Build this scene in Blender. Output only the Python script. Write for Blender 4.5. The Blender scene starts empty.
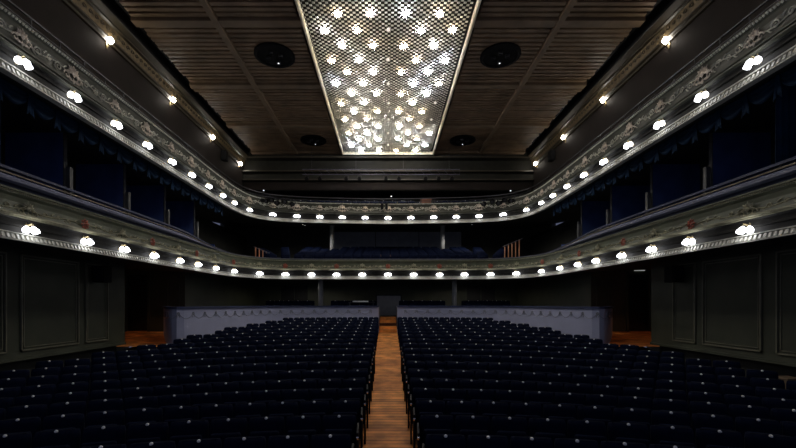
import bpy, bmesh, math, random
from mathutils import Vector, Matrix

random.seed(7)
scene = bpy.context.scene
COL = scene.collection
PI = math.pi
EYE = 2.75                      # height of the camera above the front stalls floor

# ------------------------------------------------------------------ camera, world, exposure
cam_data = bpy.data.cameras.new('camera')
cam = bpy.data.objects.new('camera', cam_data)
COL.objects.link(cam)
cam.location = (0, 0, EYE)
cam.rotation_euler = (PI / 2, 0, 0)
cam_data.sensor_width = 36.0
cam_data.lens = 400.0 / 796.0 * 36.0
cam_data.shift_x = 10.0 / 796.0
cam_data.shift_y = 79.5 / 796.0
cam_data.clip_end = 200
scene.camera = cam

world = bpy.data.worlds.new('world')
scene.world = world
world.use_nodes = True
bg = world.node_tree.nodes['Background']
bg.inputs['Color'].default_value = (0.55, 0.62, 1.0, 1)
bg.inputs['Strength'].default_value = 0.13

scene.view_settings.view_transform = 'Standard'
scene.view_settings.look = 'None'
scene.view_settings.gamma = 1.0
scene.view_settings.use_curve_mapping = False
scene.view_settings.exposure = 0.0

LAMP_POWER = 7.5               # radiance of the balcony glass shades
STAR_POWER = 185.0               # radiance of the canopy lamps and their modelled glare spikes
SCONCE_POWER = 48.0             # radiance of the upper wall sconces

# ------------------------------------------------------------------ materials
MATS = {}


def new_mat(name):
    m = bpy.data.materials.new(name)
    m.use_nodes = True
    MATS[name] = m
    nt = m.node_tree
    return m, nt, nt.nodes['Principled BSDF']


def paint(name, col, rough=0.6, metal=0.0, var=0.25, scale=3.0, bump=0.0, spec=0.5, sheen=0.0, fine=None):
    m, nt, b = new_mat(name)
    b.inputs['Roughness'].default_value = rough
    b.inputs['Metallic'].default_value = metal
    b.inputs['Specular IOR Level'].default_value = spec
    if sheen:
        b.inputs['Sheen Weight'].default_value = sheen
        b.inputs['Sheen Tint'].default_value = (col[0], col[1], col[2], 1)
    tc = nt.nodes.new('ShaderNodeTexCoord')
    nz = nt.nodes.new('ShaderNodeTexNoise')
    nz.inputs['Scale'].default_value = scale
    nz.inputs['Detail'].default_value = 5
    nt.links.new(tc.outputs['Object'], nz.inputs['Vector'])
    rp = nt.nodes.new('ShaderNodeValToRGB')
    rp.color_ramp.elements[0].position = 0.3
    rp.color_ramp.elements[1].position = 0.7
    rp.color_ramp.elements[0].color = tuple(c * (1 - var) for c in col) + (1,)
    rp.color_ramp.elements[1].color = tuple(min(1, c * (1 + var)) for c in col) + (1,)
    nt.links.new(nz.outputs['Fac'], rp.inputs['Fac'])
    nt.links.new(rp.outputs['Color'], b.inputs['Base Color'])
    if bump:
        bp = nt.nodes.new('ShaderNodeBump')
        bp.inputs['Strength'].default_value = bump
        bp.inputs['Distance'].default_value = 0.02
        n2 = nt.nodes.new('ShaderNodeTexNoise')
        n2.inputs['Scale'].default_value = fine or scale * 8
        nt.links.new(tc.outputs['Object'], n2.inputs['Vector'])
        nt.links.new(n2.outputs['Fac'], bp.inputs['Height'])
        nt.links.new(bp.outputs['Normal'], b.inputs['Normal'])
    return m


def glow(name, col, strength):
    m, nt, b = new_mat(name)
    b.inputs['Base Color'].default_value = (0.8, 0.8, 0.8, 1)
    b.inputs['Emission Color'].default_value = col + (1,)
    b.inputs['Emission Strength'].default_value = strength
    return m


def wood_floor(name, c1, c2, c3):
    m, nt, b = new_mat(name)
    tc = nt.nodes.new('ShaderNodeTexCoord')
    mp = nt.nodes.new('ShaderNodeMapping')
    mp.inputs['Scale'].default_value = (1, 1, 1)
    nt.links.new(tc.outputs['Object'], mp.inputs['Vector'])
    br = nt.nodes.new('ShaderNodeTexBrick')
    br.inputs['Scale'].default_value = 1.0
    br.inputs['Brick Width'].default_value = 3.6
    br.offset = 0.3
    mp.inputs['Location'].default_value = (1.8, 0, 0)
    br.inputs['Row Height'].default_value = 0.19
    br.inputs['Mortar Size'].default_value = 0.012
    br.inputs['Color1'].default_value = c1 + (1,)
    br.inputs['Color2'].default_value = c2 + (1,)
    br.inputs['Mortar'].default_value = c3 + (1,)
    nt.links.new(mp.outputs['Vector'], br.inputs['Vector'])
    nz = nt.nodes.new('ShaderNodeTexNoise')
    nz.inputs['Scale'].default_value = 2.2
    nz.inputs['Detail'].default_value = 6
    nt.links.new(tc.outputs['Object'], nz.inputs['Vector'])
    mx = nt.nodes.new('ShaderNodeMix')
    mx.data_type = 'RGBA'
    mx.blend_type = 'MULTIPLY'
    mx.inputs['Factor'].default_value = 0.75
    rp = nt.nodes.new('ShaderNodeValToRGB')
    rp.color_ramp.elements[0].position = 0.32
    rp.color_ramp.elements[0].color = (0.28, 0.22, 0.2, 1)
    rp.color_ramp.elements[1].position = 0.66
    rp.color_ramp.elements[1].color = (1.15, 1.1, 1.05, 1)
    nt.links.new(nz.outputs['Fac'], rp.inputs['Fac'])
    nt.links.new(br.outputs['Color'], mx.inputs['A'])
    nt.links.new(rp.outputs['Color'], mx.inputs['B'])
    nt.links.new(mx.outputs['Result'], b.inputs['Base Color'])
    b.inputs['Roughness'].default_value = 0.55
    b.inputs['Specular IOR Level'].default_value = 0.2
    return m


paint('velvet', (0.0018, 0.0047, 0.0195), 0.9, var=0.25, scale=9, bump=0.2, spec=0.10, sheen=0.03)
paint('seat_shell', (0.006, 0.006, 0.009), 0.6, spec=0.2)
paint('seat_trim', (0.018, 0.020, 0.030), 0.5, spec=0.3)
paint('enamel', (0.95, 0.94, 0.90), 0.2, var=0.05)
paint('brass', (0.85, 0.80, 0.70), 0.16, metal=1.0, var=0.05)
paint('rail_gold', (0.16, 0.13, 0.09), 0.45, metal=0.3, var=0.5, scale=3)
paint('gold', (0.42, 0.34, 0.19), 0.38, metal=0.75, var=0.3, scale=6, bump=0.3)
paint('upper_paint', (0.054, 0.055, 0.038), 0.55, var=0.3, scale=2.0, bump=0.15)
paint('lower_paint', (0.085, 0.095, 0.056), 0.5, var=0.25, scale=2.0, bump=0.15)
paint('relief', (0.66, 0.64, 0.54), 0.5, var=0.3, scale=5)
paint('relief_green', (0.34, 0.32, 0.21), 0.5, var=0.3, scale=5)
paint('relief_pink', (0.64, 0.55, 0.45), 0.5, var=0.4, scale=11)
paint('rosette_red', (0.42, 0.10, 0.06), 0.5, var=0.5, scale=14)
paint('cream', (0.58, 0.57, 0.50), 0.5, var=0.15, scale=4)
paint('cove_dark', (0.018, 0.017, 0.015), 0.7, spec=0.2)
paint('carpet', (0.012, 0.011, 0.014), 0.9, spec=0.1)
paint('wall_olive', (0.062, 0.067, 0.043), 0.6, var=0.2, scale=1.2, bump=0.08)
paint('wall_olive_moulding', (0.20, 0.19, 0.13), 0.4, var=0.2)
paint('wall_brown', (0.017, 0.0125, 0.0105), 0.8, spec=0.2, var=0.2, scale=1.0)
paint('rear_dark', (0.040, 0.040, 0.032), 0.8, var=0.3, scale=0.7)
paint('truss_grey', (0.07, 0.065, 0.09), 0.45, metal=0.3)
paint('bulkhead', (0.012, 0.0115, 0.0085), 0.7, spec=0.2)
paint('frieze', (0.14, 0.098, 0.045), 0.45, metal=0.2, var=0.4, scale=9)
paint('cornice', (0.034, 0.026, 0.014), 0.5, var=0.2, scale=3)
paint('slat_wood', (0.235, 0.158, 0.093), 0.55, var=0.3, scale=1.4)
paint('beam_wood', (0.21, 0.145, 0.088), 0.55, var=0.25, scale=1.4)
paint('black', (0.004, 0.004, 0.005), 0.7, var=0.1, spec=0.15)
paint('dark_metal', (0.03, 0.03, 0.035), 0.4, metal=0.6)
paint('grey_metal', (0.20, 0.20, 0.24), 0.35, metal=0.5)
paint('box_blue', (0.055, 0.10, 0.30), 0.8, var=0.3, scale=1.5)
paint('drape_blue', (0.0045, 0.019, 0.048), 0.8, var=0.3, scale=4, spec=0.15)
paint('box_grey', (0.10, 0.10, 0.10), 0.6)
paint('rail_lilac', (0.13, 0.14, 0.22), 0.5, var=0.15)
paint('rail_blue', (0.03, 0.04, 0.10), 0.6)
paint('barrier', (0.39, 0.41, 0.57), 0.6, var=0.08, scale=1.5)
paint('barrier_relief', (0.21, 0.22, 0.24), 0.6, var=0.3, scale=12)
paint('grey_wall', (0.33, 0.35, 0.40), 0.7, var=0.1)
paint('column', (0.55, 0.55, 0.53), 0.6, var=0.1)
paint('pocket', (0.006, 0.005, 0.004), 0.8, spec=0.1)
paint('crystal', (0.36, 0.34, 0.29), 0.25, var=0.3, scale=4, spec=0.5)
paint('frame_gold', (0.90, 0.82, 0.64), 0.35, metal=0.05, var=0.1)
paint('desk_wood', (0.22, 0.08, 0.04), 0.5)
paint('bench_wood', (0.55, 0.26, 0.14), 0.5)
paint('paper', (0.75, 0.78, 0.85), 0.6)
paint('door_dark', (0.012, 0.012, 0.013), 0.6)
wood_floor('floor_wood', (0.96, 0.41, 0.11), (0.64, 0.225, 0.052), (0.09, 0.03, 0.012))
glow('shade_glow', (0.92, 0.94, 1.0), LAMP_POWER)
glow('star_white', (1.0, 0.96, 0.89), STAR_POWER)
glow('star_cool', (0.80, 0.86, 1.0), STAR_POWER)
glow('star_warm', (1.0, 0.82, 0.58), STAR_POWER * 0.6)
glow('star_dim', (1.0, 0.8, 0.6), 0.35)
glow('sconce_glow', (1.0, 0.92, 0.80), SCONCE_POWER)
glow('spot_lens', (0.8, 0.88, 1.0), 0.8)
glow('port_lens', (0.9, 0.92, 1.0), 1.6)
glow('exit_glow', (0.9, 0.95, 0.9), 0.25)


# ------------------------------------------------------------------ mesh helper
class MB:
    def __init__(self):
        self.v = []
        self.f = []

    def quad_grid(self, rows, close=False):
        base = len(self.v)
        n = len(rows[0])
        for r in rows:
            self.v.extend([tuple(p) for p in r])
        for i in range(len(rows) - 1):
            for j in range(n if close else n - 1):
                a = base + i * n + j
                b = base + i * n + (j + 1) % n
                self.f.append((a, b, b + n, a + n))

    def box(self, x0, x1, y0, y1, z0, z1):
        b = len(self.v)
        self.v += [(x0, y0, z0), (x1, y0, z0), (x1, y1, z0), (x0, y1, z0),
                   (x0, y0, z1), (x1, y0, z1), (x1, y1, z1), (x0, y1, z1)]
        for f in ((0, 3, 2, 1), (4, 5, 6, 7), (0, 1, 5, 4), (1, 2, 6, 5), (2, 3, 7, 6), (3, 0, 4, 7)):
            self.f.append(tuple(b + i for i in f))

    def hexa(self, pts):            # 8 points, bottom ring then top ring
        b = len(self.v)
        self.v += [tuple(p) for p in pts]
        for f in ((0, 3, 2, 1), (4, 5, 6, 7), (0, 1, 5, 4), (1, 2, 6, 5), (2, 3, 7, 6), (3, 0, 4, 7)):
            self.f.append(tuple(b + i for i in f))

    def tube(self, pts, r, n=6, cap=True):
        pts = [Vector(p) for p in pts]
        rows = []
        up = Vector((0, 0, 1))
        for i, p in enumerate(pts):
            t = (pts[min(i + 1, len(pts) - 1)] - pts[max(i - 1, 0)])
            if t.length < 1e-9:
                t = Vector((0, 1, 0))
            t.normalize()
            a = t.cross(up)
            if a.length < 1e-3:
                a = t.cross(Vector((1, 0, 0)))
            a.normalize()
            c = a.cross(t)
            rr = r[i] if isinstance(r, (list, tuple)) else r
            rows.append([p + a * (rr * math.cos(2 * PI * k / n)) + c * (rr * math.sin(2 * PI * k / n)) for k in range(n)])
        b = len(self.v)
        self.quad_grid(rows, close=True)
        if cap:
            self.f.append(tuple(b + k for k in range(n))[::-1])
            e = b + (len(rows) - 1) * n
            self.f.append(tuple(e + k for k in range(n)))

    def lathe(self, prof, n=10, M=None):     # prof: (radius, height) along local z
        rows = []
        for r, h in prof:
            row = []
            for k in range(n):
                p = Vector((r * math.cos(2 * PI * k / n), r * math.sin(2 * PI * k / n), h))
                row.append(M @ p if M else p)
            rows.append(row)
        b = len(self.v)
        self.quad_grid(rows, close=True)
        self.f.append(tuple(b + k for k in range(n))[::-1])
        e = b + (len(rows) - 1) * n
        self.f.append(tuple(e + k for k in range(n)))

    def octa(self, c, a, b, d):
        i = len(self.v)
        c = Vector(c)
        for w in (a, -a, b, -b, d, -d):
            self.v.append(tuple(c + w))
        for f in ((0, 2, 4), (2, 1, 4), (1, 3, 4), (3, 0, 4), (2, 0, 5), (1, 2, 5), (3, 1, 5), (0, 3, 5)):
            self.f.append(tuple(i + k for k in f))

    def mesh(self, name, mat, smooth=False):
        me = bpy.data.meshes.new(name)
        me.from_pydata(self.v, [], self.f)
        if smooth:
            me.polygons.foreach_set('use_smooth', [True] * len(me.polygons))
        me.materials.append(MATS[mat])
        me.update()
        return me

    def build(self, name, mat, parent=None, smooth=False):
        o = bpy.data.objects.new(name, self.mesh(name, mat, smooth))
        COL.objects.link(o)
        if parent:
            o.parent = parent
        return o

    def fixed(self):                # outward normals for closed pieces
        me = bpy.data.meshes.new('t')
        me.from_pydata(self.v, [], self.f)
        bm = bmesh.new()
        bm.from_mesh(me)
        bmesh.ops.recalc_face_normals(bm, faces=bm.faces)
        bm.verts.index_update()
        self.v = [tuple(v.co) for v in bm.verts]
        self.f = [tuple(v.index for v in f.verts) for f in bm.faces]
        bm.free()
        bpy.data.meshes.remove(me)
        return self


def rbox(x0, x1, y0, y1, z0, z1, r=0.02, seg=2):
    """A box with rounded edges, as an MB."""
    m = MB()
    m.box(x0, x1, y0, y1, z0, z1)
    me = bpy.data.meshes.new('t')
    me.from_pydata(m.v, [], m.f)
    bm = bmesh.new()
    bm.from_mesh(me)
    bmesh.ops.bevel(bm, geom=list(bm.edges), offset=r, segments=seg, affect='EDGES', profile=0.5)
    bm.verts.index_update()
    o = MB()
    o.v = [tuple(v.co) for v in bm.verts]
    o.f = [tuple(v.index for v in f.verts) for f in bm.faces]
    bm.free()
    bpy.data.meshes.remove(me)
    return o


def join(*ms):
    o = MB()
    for m in ms:
        b = len(o.v)
        o.v += m.v
        o.f += [tuple(i + b for i in f) for f in m.f]
    return o


def tag(o, label=None, cat=None, group=None, kind=None):
    if label:
        o['label'] = label
    if cat:
        o['category'] = cat
    if group:
        o['group'] = group
    if kind:
        o['kind'] = kind
    return o


def empty(name, loc=(0, 0, 0), rz=0.0):
    o = bpy.data.objects.new(name, None)
    COL.objects.link(o)
    o.location = loc
    o.rotation_euler = (0, 0, rz)
    o.empty_display_size = 0.1
    return o


def children_of():
    d = {}
    for o in COL.objects:
        if o.parent:
            d.setdefault(o.parent.name, []).append(o)
    return d


def copy_tree(o, kids, parent=None):
    c = o.copy()
    COL.objects.link(c)
    if parent:
        c.parent = parent
    for ch in kids.get(o.name, []):
        copy_tree(ch, kids, c)
    return c


ORD = ['first', 'second', 'third', 'fourth', 'fifth', 'sixth', 'seventh', 'eighth', 'ninth', 'tenth', 'eleventh', 'twelfth',
       'thirteenth', 'fourteenth', 'fifteenth', 'sixteenth', 'seventeenth', 'eighteenth', 'nineteenth', 'twentieth',
       'twenty-first', 'twenty-second', 'twenty-third', 'twenty-fourth']


def W(x, y, h):                     # h is measured from the camera's height
    return Vector((x, y, h + EYE))


# ------------------------------------------------------------------ paths around the hall
class Path:
    def __init__(self, half, step=0.1):
        """half: (x, y) from the centre of the rear to the near end of the right side; mirrored to the left."""
        pts = [(-x, y) for x, y in reversed(half)] + [p for p in half if p[0] > 0.01]
        P = [Vector((x, y, 0)) for x, y in pts]
        out = []
        for i in range(len(P) - 1):
            p0 = P[i - 1] if i else P[i] * 2 - P[i + 1]
            p3 = P[i + 2] if i + 2 < len(P) else P[i + 1] * 2 - P[i]
            p1, p2 = P[i], P[i + 1]
            n = max(2, int((p2 - p1).length / step))
            d = [max(1e-4, (b - a).length ** 0.5) for a, b in ((p0, p1), (p1, p2), (p2, p3))]
            t0, t1, t2, t3 = 0, d[0], d[0] + d[1], d[0] + d[1] + d[2]
            for k in range(n):
                t = t1 + (t2 - t1) * k / n
                a1 = p0 * ((t1 - t) / (t1 - t0)) + p1 * ((t - t0) / (t1 - t0))
                a2 = p1 * ((t2 - t) / (t2 - t1)) + p2 * ((t - t1) / (t2 - t1))
                a3 = p2 * ((t3 - t) / (t3 - t2)) + p3 * ((t - t2) / (t3 - t2))
                b1 = a1 * ((t2 - t) / (t2 - t0)) + a2 * ((t - t0) / (t2 - t0))
                b2 = a2 * ((t3 - t) / (t3 - t1)) + a3 * ((t - t1) / (t3 - t1))
                out.append(b1 * ((t2 - t) / (t2 - t1)) + b2 * ((t - t1) / (t2 - t1)))
        out.append(P[-1])
        self.p = out
        self.s = [0.0]
        for a, b in zip(out, out[1:]):
            self.s.append(self.s[-1] + (b - a).length)
        self.L = self.s[-1]
        self.nrm = []
        for i in range(len(out)):
            t = (out[min(i + 2, len(out) - 1)] - out[max(i - 2, 0)]).normalized()
            self.nrm.append(Vector((-t.y, t.x, 0)))

    def at(self, s):
        """point, outward normal, tangent at arc length s"""
        import bisect
        s = max(0.0, min(self.L, s))
        i = min(max(bisect.bisect_right(self.s, s) - 1, 0), len(self.p) - 2)
        u = (s - self.s[i]) / max(1e-9, self.s[i + 1] - self.s[i])
        p = self.p[i].lerp(self.p[i + 1], u)
        n = self.nrm[i].lerp(self.nrm[i + 1], u).normalized()
        return p, n, Vector((n.y, -n.x, 0))

    def find_ratio(self, ratio):
        """arc length of the point that the camera sees at x / y = ratio, on the right-hand side"""
        best = None
        for i in range(len(self.p)):
            p = self.p[i]
            if p.x < -0.02:
                continue
            d = abs(p.x / p.y - ratio)
            if best is None or d < best[0]:
                best = (d, self.s[i])
        return best[1]

    def sweep(self, prof, m=None, step=0.35, s0=0.0, s1=None, blend=None, close=False):
        m = m or MB()
        s1 = self.L if s1 is None else s1
        n = max(1, int((s1 - s0) / step))
        rows = []
        for k in range(n + 1):
            s = s0 + (s1 - s0) * k / n
            p, nr, t = self.at(s)
            row = []
            for o, h in prof:
                if blend:
                    o, h = blend(p, o, h)
                row.append(p + nr * o + Vector((0, 0, h + EYE)))
            rows.append(row)
        b = len(m.v)
        m.quad_grid(rows, close=close)
        if close:
            k = len(prof)
            m.f.append(tuple(b + i for i in range(k)))
            e = b + n * k
            m.f.append(tuple(e + i for i in range(k))[::-1])
        return m


UPPER = Path([(0, 24.65), (2.8, 24.5), (5.5, 24.15), (6.9, 23.65), (7.75, 22.65), (8.03, 21.2), (8.08, 19.6), (8.05, 16), (8.0, 10), (8.0, 1.5)])
LOWER = Path([(0, 22.6), (3.0, 22.6), (4.6, 22.55), (5.85, 22.4), (7.05, 21.7), (7.75, 20.4), (7.98, 18.7), (8.0, 16), (8.0, 10), (8.0, 1.5)])
R_ROW = 14.0


def rho(x, y):
    x = min(abs(x), 13.0)
    return y + R_ROW - math.sqrt(R_ROW * R_ROW - x * x)


SEAT_D = [(5.2, 1.815), (6.15, 1.82), (7.1, 1.82), (8.04, 1.80), (8.98, 1.785), (9.93, 1.735), (10.87, 1.66), (11.8, 1.58), (12.76, 1.505),
          (13.7, 1.43), (14.65, 1.365), (15.6, 1.285), (16.5, 1.215), (17.5, 1.14), (18.4, 1.06), (19.4, 0.975), (20.3, 0.89), (21.3, 0.79)]
DOT_H = 0.93


def floor_h(x, y):
    r = rho(x, y)
    if r <= SEAT_D[0][0]:
        return -SEAT_D[0][1] - DOT_H
    for (a, da), (b, db) in zip(SEAT_D, SEAT_D[1:]):
        if r <= b:
            u = (r - a) / (b - a)
            return -(da + (db - da) * u) - DOT_H
    return -(SEAT_D[-1][1] - 0.08 * (min(r, 23.2) - SEAT_D[-1][0])) - DOT_H


# ------------------------------------------------------------------ stalls floor and rear ramp
ys = [0.5 + 0.4 * i for i in range(56)]
for xs, nm, mt, lab in (([-0.58, -0.2, 0.2, 0.58], 'floor_aisle', 'floor_wood', 'orange brown timber floor of the centre aisle'),
                        ([-10.4 + 0.614 * i for i in range(17)], 'floor_left', 'carpet', 'dark floor under the seats left of the aisle'),
                        ([0.576 + 0.614 * i for i in range(17)], 'floor_right', 'carpet', 'dark floor under the seats right of the aisle')):
    m = MB()
    m.quad_grid([[W(x, y, floor_h(x, y)) for x in xs] for y in ys])
    tag(m.build(nm, mt), lab, 'floor', kind='structure')

# raised timber landings at both side doors
for side, nm in ((-1, 'left'), (1, 'right')):
    m = MB()
    pts = []
    for y, h in ((15.22, -1.64), (17, -1.48), (19.6, -1.30)):
        pts.append([W(side * x, y, h) for x in (8.4, 9.5, 11, 13.2)])
    m.quad_grid(pts)
    o = m.build('floor_landing_' + nm, 'floor_wood')
    tag(o, 'orange timber landing rising to the %s side door' % nm, 'floor', kind='structure')

# steps through the gap in the white parapet
st = empty('rear_steps', W(0, 22.3, floor_h(0, 22.3)))
tag(st, 'short flight of orange wooden steps through the gap in the white parapet', 'steps')
y0, hb = 22.45, floor_h(0, 22.3)
for k in range(5):
    m = MB()
    top = hb + (k + 1) * 0.165
    m.box(-0.5, 0.5, y0 + k * 0.5 - st.location.y, y0 + (k + 1) * 0.5 - st.location.y, -0.02, top - hb)
    m.build('step', 'floor_wood', st)
REAR_H = hb + 5 * 0.165
m = MB()
m.box(-9.9, -0.62, 22.95, 30, EYE + REAR_H - 0.1, EYE + REAR_H)
m.box(0.62, 9.9, 22.95, 30, EYE + REAR_H - 0.1, EYE + REAR_H)
m.box(-0.62, 0.62, 24.95, 30, EYE + REAR_H - 0.1, EYE + REAR_H)
tag(m.build('floor_rear', 'rear_dark'), 'dark raised floor behind the white parapet', 'floor', kind='structure')

# ------------------------------------------------------------------ stalls walls
WX = 10.0
for side, nm in ((-1, 'left'), (1, 'right')):
    m = MB()

    def bx(m, xa, xb, ya, yb, ha, hb_):
        x0, x1 = sorted((side * xa, side * xb))
        m.box(x0, x1, ya, yb, EYE + ha, EYE + hb_)
    bx(m, WX, WX + 0.35, 3.0, 15.2, -1.55, 1.65)
    w = m.build('wall_' + nm, 'wall_olive')
    tag(w, 'dark olive panelled wall of the stalls, %s side' % nm, 'wall', kind='structure')
    m = MB()
    bx(m, WX + 0.25, WX + 0.4, 3.0, 15.1, -2.9, -1.55)
    m.build('dado', 'rear_dark', w)
    m = MB()
    bx(m, WX - 0.05, WX, 3.0, 15.2, -1.55, -1.47)
    m.build('plinth_moulding', 'wall_olive', w)
    for ya, yb in ((5.2, 6.95), (7.2, 8.2), (8.5, 10.45), (10.87, 12.9), (13.2, 14.25)):
        if side > 0:
            ya, yb = ya * 0.983, yb * 0.983
        m = MB()
        for d, wd, pr in ((0.0, 0.035, 0.05), (0.09, 0.02, 0.025)):
            for q in ((ya + d, ya + d + wd, -1.3 + d, 1.34 - d), (yb - d - wd, yb - d, -1.3 + d, 1.34 - d),
                      (ya + d, yb - d, -1.3 + d, -1.3 + d + wd), (ya + d, yb - d, 1.34 - d - wd, 1.34 - d)):
                bx(m, WX - pr, WX, q[0], q[1], q[2], q[3])
        m.build('panel_moulding', 'wall_olive_moulding', w)
    # recess with the side door
    m = MB()
    bx(m, WX + 0.35, 13.2, 15.0, 15.2, -2.9, 1.65)
    bx(m, 13.2, 13.4, 15.0, 19.6, -2.9, 1.65)
    bx(m, 12.55, 13.2, 19.1, 19.4, -2.9, 1.65)
    bx(m, 9.9, 11.4, 19.1, 19.4, -2.9, 1.65)
    bx(m, 11.4, 12.55, 19.1, 19.4, 1.42, 1.65)
    bx(m, 9.7, 9.9, 19.1, 30.2, -2.9, 1.65)
    for xx in (9.95, 10.5):
        bx(m, xx, xx + 0.1, 19.04, 19.1, -1.3, 1.2)
    tag(m.build('wall_recess_' + nm, 'wall_olive'), 'dark olive recess wall around the %s side door' % nm, 'wall', kind='structure')
    d = MB()
    bx(d, 11.4, 12.55, 19.3, 19.42, -1.4, 1.42)
    dr = d.build('door_1' if side < 0 else 'door_2', 'door_dark')
    tag(dr, 'black side door at the top of the orange %s landing' % nm, 'door', kind='structure')
    d = MB()
    for q in ((11.36, 11.46, -1.4, 1.46), (12.49, 12.59, -1.4, 1.46), (11.36, 12.59, 1.38, 1.48)):
        bx(d, q[0], q[1], 19.03, 19.1, q[2], q[3])
    d.build('door_frame', 'wall_olive', dr)
    # wall above the upper balcony
    m = MB()
    bx(m, WX, WX + 0.3, 3.0, 27.4, 5.2, 10.6)
    uw = m.build('wall_upper_' + nm, 'wall_brown')
    tag(uw, 'dark brown upper wall above the %s side of the high balcony' % nm, 'wall', kind='structure')
    m = MB()
    bx(m, WX - 0.03, WX, 3.0, 27.4, 7.6, 7.66)
    m.build('dado_rail', 'wall_brown', uw)
    # cornice: mouldings stepping in towards the ceiling
    def strip(prof, mat, name, y0_=3.0, y1_=27.4):
        mm = MB()
        mm.quad_grid([[W(side * x, y, h) for x, h in prof] for y in (y0_, y1_)])
        return mm.build(name, mat, uw)
    strip([(10.0, 9.25), (9.93, 9.27), (9.93, 9.36), (9.86, 9.40), (9.86, 9.46)], 'cornice', 'cornice_moulding')
    strip([(9.86, 9.46), (9.80, 9.80)], 'frieze', 'frieze_band')
    strip([(9.80, 9.80), (9.70, 9.82), (9.70, 9.88), (9.52, 9.98), (9.50, 10.02)], 'cornice', 'cornice_moulding')
    strip([(9.50, 10.02), (9.50, 10.32), (9.1, 10.45)], 'black', 'cornice_painted_shade')  # black surface holds the shade of the gap below the ceiling
    mm = MB()
    k = 0
    y = 3.2
    while y < 27.2:
        a = 0.09
        for q in range(7):
            t0, t1 = q * 0.9, (q + 1) * 0.9
            p0 = W(side * 9.81, y + a * math.cos(t0) * (1 - q * 0.1), 9.63 + a * math.sin(t0) * (1 - q * 0.1))
            p1 = W(side * 9.81, y + a * math.cos(t1) * (1 - q * 0.12), 9.63 + a * math.sin(t1) * (1 - q * 0.12))
            mm.tube([p0, p1], 0.016, 4, cap=False)
        y += 0.27
    mm.build('frieze_scrollwork', 'cornice', uw)

# rear walls of the three levels
m = MB()
m.box(-9.9, 9.9, 30, 30.3, EYE - 2.6, EYE + 1.65)
rw = m.build('wall_rear', 'wall_olive')
tag(rw, 'dark olive rear wall under the lower balcony', 'wall', kind='structure')
for i, (xa, xb) in enumerate(((-8.0, -6.0), (5.9, 8.0))):
    d = MB()
    d.box(xa, xb, 29.9, 30.0, EYE + REAR_H, EYE + 1.35)
    d = d.build('door_%d' % (3 + i), 'door_dark')
    tag(d, 'black double doors in the rear wall, %s of the aisle' % ('left' if i == 0 else 'right'), 'door', kind='structure')
    f = MB()
    for q in ((xa - 0.1, xa, REAR_H, 1.45), (xb, xb + 0.1, REAR_H, 1.45), (xa - 0.1, xb + 0.1, 1.35, 1.45), ((xa + xb) / 2 - .02, (xa + xb) / 2 + .02, REAR_H, 1.35)):
        f.box(q[0], q[1], 29.86, 29.9, EYE + q[2], EYE + q[3])
    f.build('door_frame', 'wall_olive', d)

m = MB()
m.box(-11.3, 11.3, 31.5, 31.8, EYE + 1.6, EYE + 6.2)
m.box(-11.5, -11.2, 3, 31.5, EYE + 1.65, EYE + 5.2)
m.box(11.2, 11.5, 3, 31.5, EYE + 1.65, EYE + 5.2)
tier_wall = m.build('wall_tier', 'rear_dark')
tag(tier_wall, 'dark back wall of the boxes and the lower balcony', 'wall', kind='structure')
m = MB()
m.box(-4.25, 5.75, 31.4, 31.5, EYE + 4.2, EYE + 5.62)
m.build('control_panel', 'grey_wall', tier_wall)
m = MB()
for x in (-1.0, 2.4):
    m.box(x, x + .05, 31.36, 31.4, EYE + 4.3, EYE + 5.6)
m.build('panel_joint', 'rear_dark', tier_wall)
m = MB()
m.box(-11.3, 11.3, 34, 34.3, EYE + 5.5, EYE + 10.6)
m.box(-11.5, -11.2, 27.4, 34.2, EYE + 5.0, EYE + 10.6)
m.box(11.2, 11.5, 27.4, 34.2, EYE + 5.0, EYE + 10.6)
tag(m.build('wall_gallery', 'rear_dark'), 'dark rear wall of the high gallery', 'wall', kind='structure')

# bulkhead that drops from the ceiling to the gallery, with ledges
m = MB()
prof = [(27.2, 10.3), (27.25, 9.9), (27.6, 9.85), (27.6, 9.15), (27.35, 9.1), (27.35, 9.0), (27.55, 8.95), (27.55, 8.55), (27.3, 8.5), (27.3, 8.4),
        (27.5, 8.35), (27.5, 7.8), (27.55, 7.75), (28.2, 7.75), (28.2, 9.6), (34.1, 9.9)]
m.quad_grid([[W(x, y, h) for y, h in prof] for x in (-10.3, 10.3)])
m.box(-11.3, -10.0, 27.4, 28.2, EYE + 5.5, EYE + 10.4)
m.box(10.0, 11.3, 27.4, 28.2, EYE + 5.5, EYE + 10.4)
bk = m.build('wall_bulkhead', 'bulkhead')
tag(bk, 'dark stepped bulkhead above the rear gallery', 'wall', kind='structure')
for ya, ha, hb_ in ((27.32, 9.02, 9.09), (27.27, 8.41, 8.49), (27.2, 9.93, 10.0)):
    m = MB()
    m.box(-9.9, 9.9, ya - 0.03, ya + 0.03, EYE + ha, EYE + hb_)
    m.build('ledge_moulding', 'cornice', bk)
m = MB()
m.box(-9.9, 9.9, 27.47, 27.49, EYE + 7.82, EYE + 8.3)
m.build('lower_band', 'wall_brown', bk)


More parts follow.
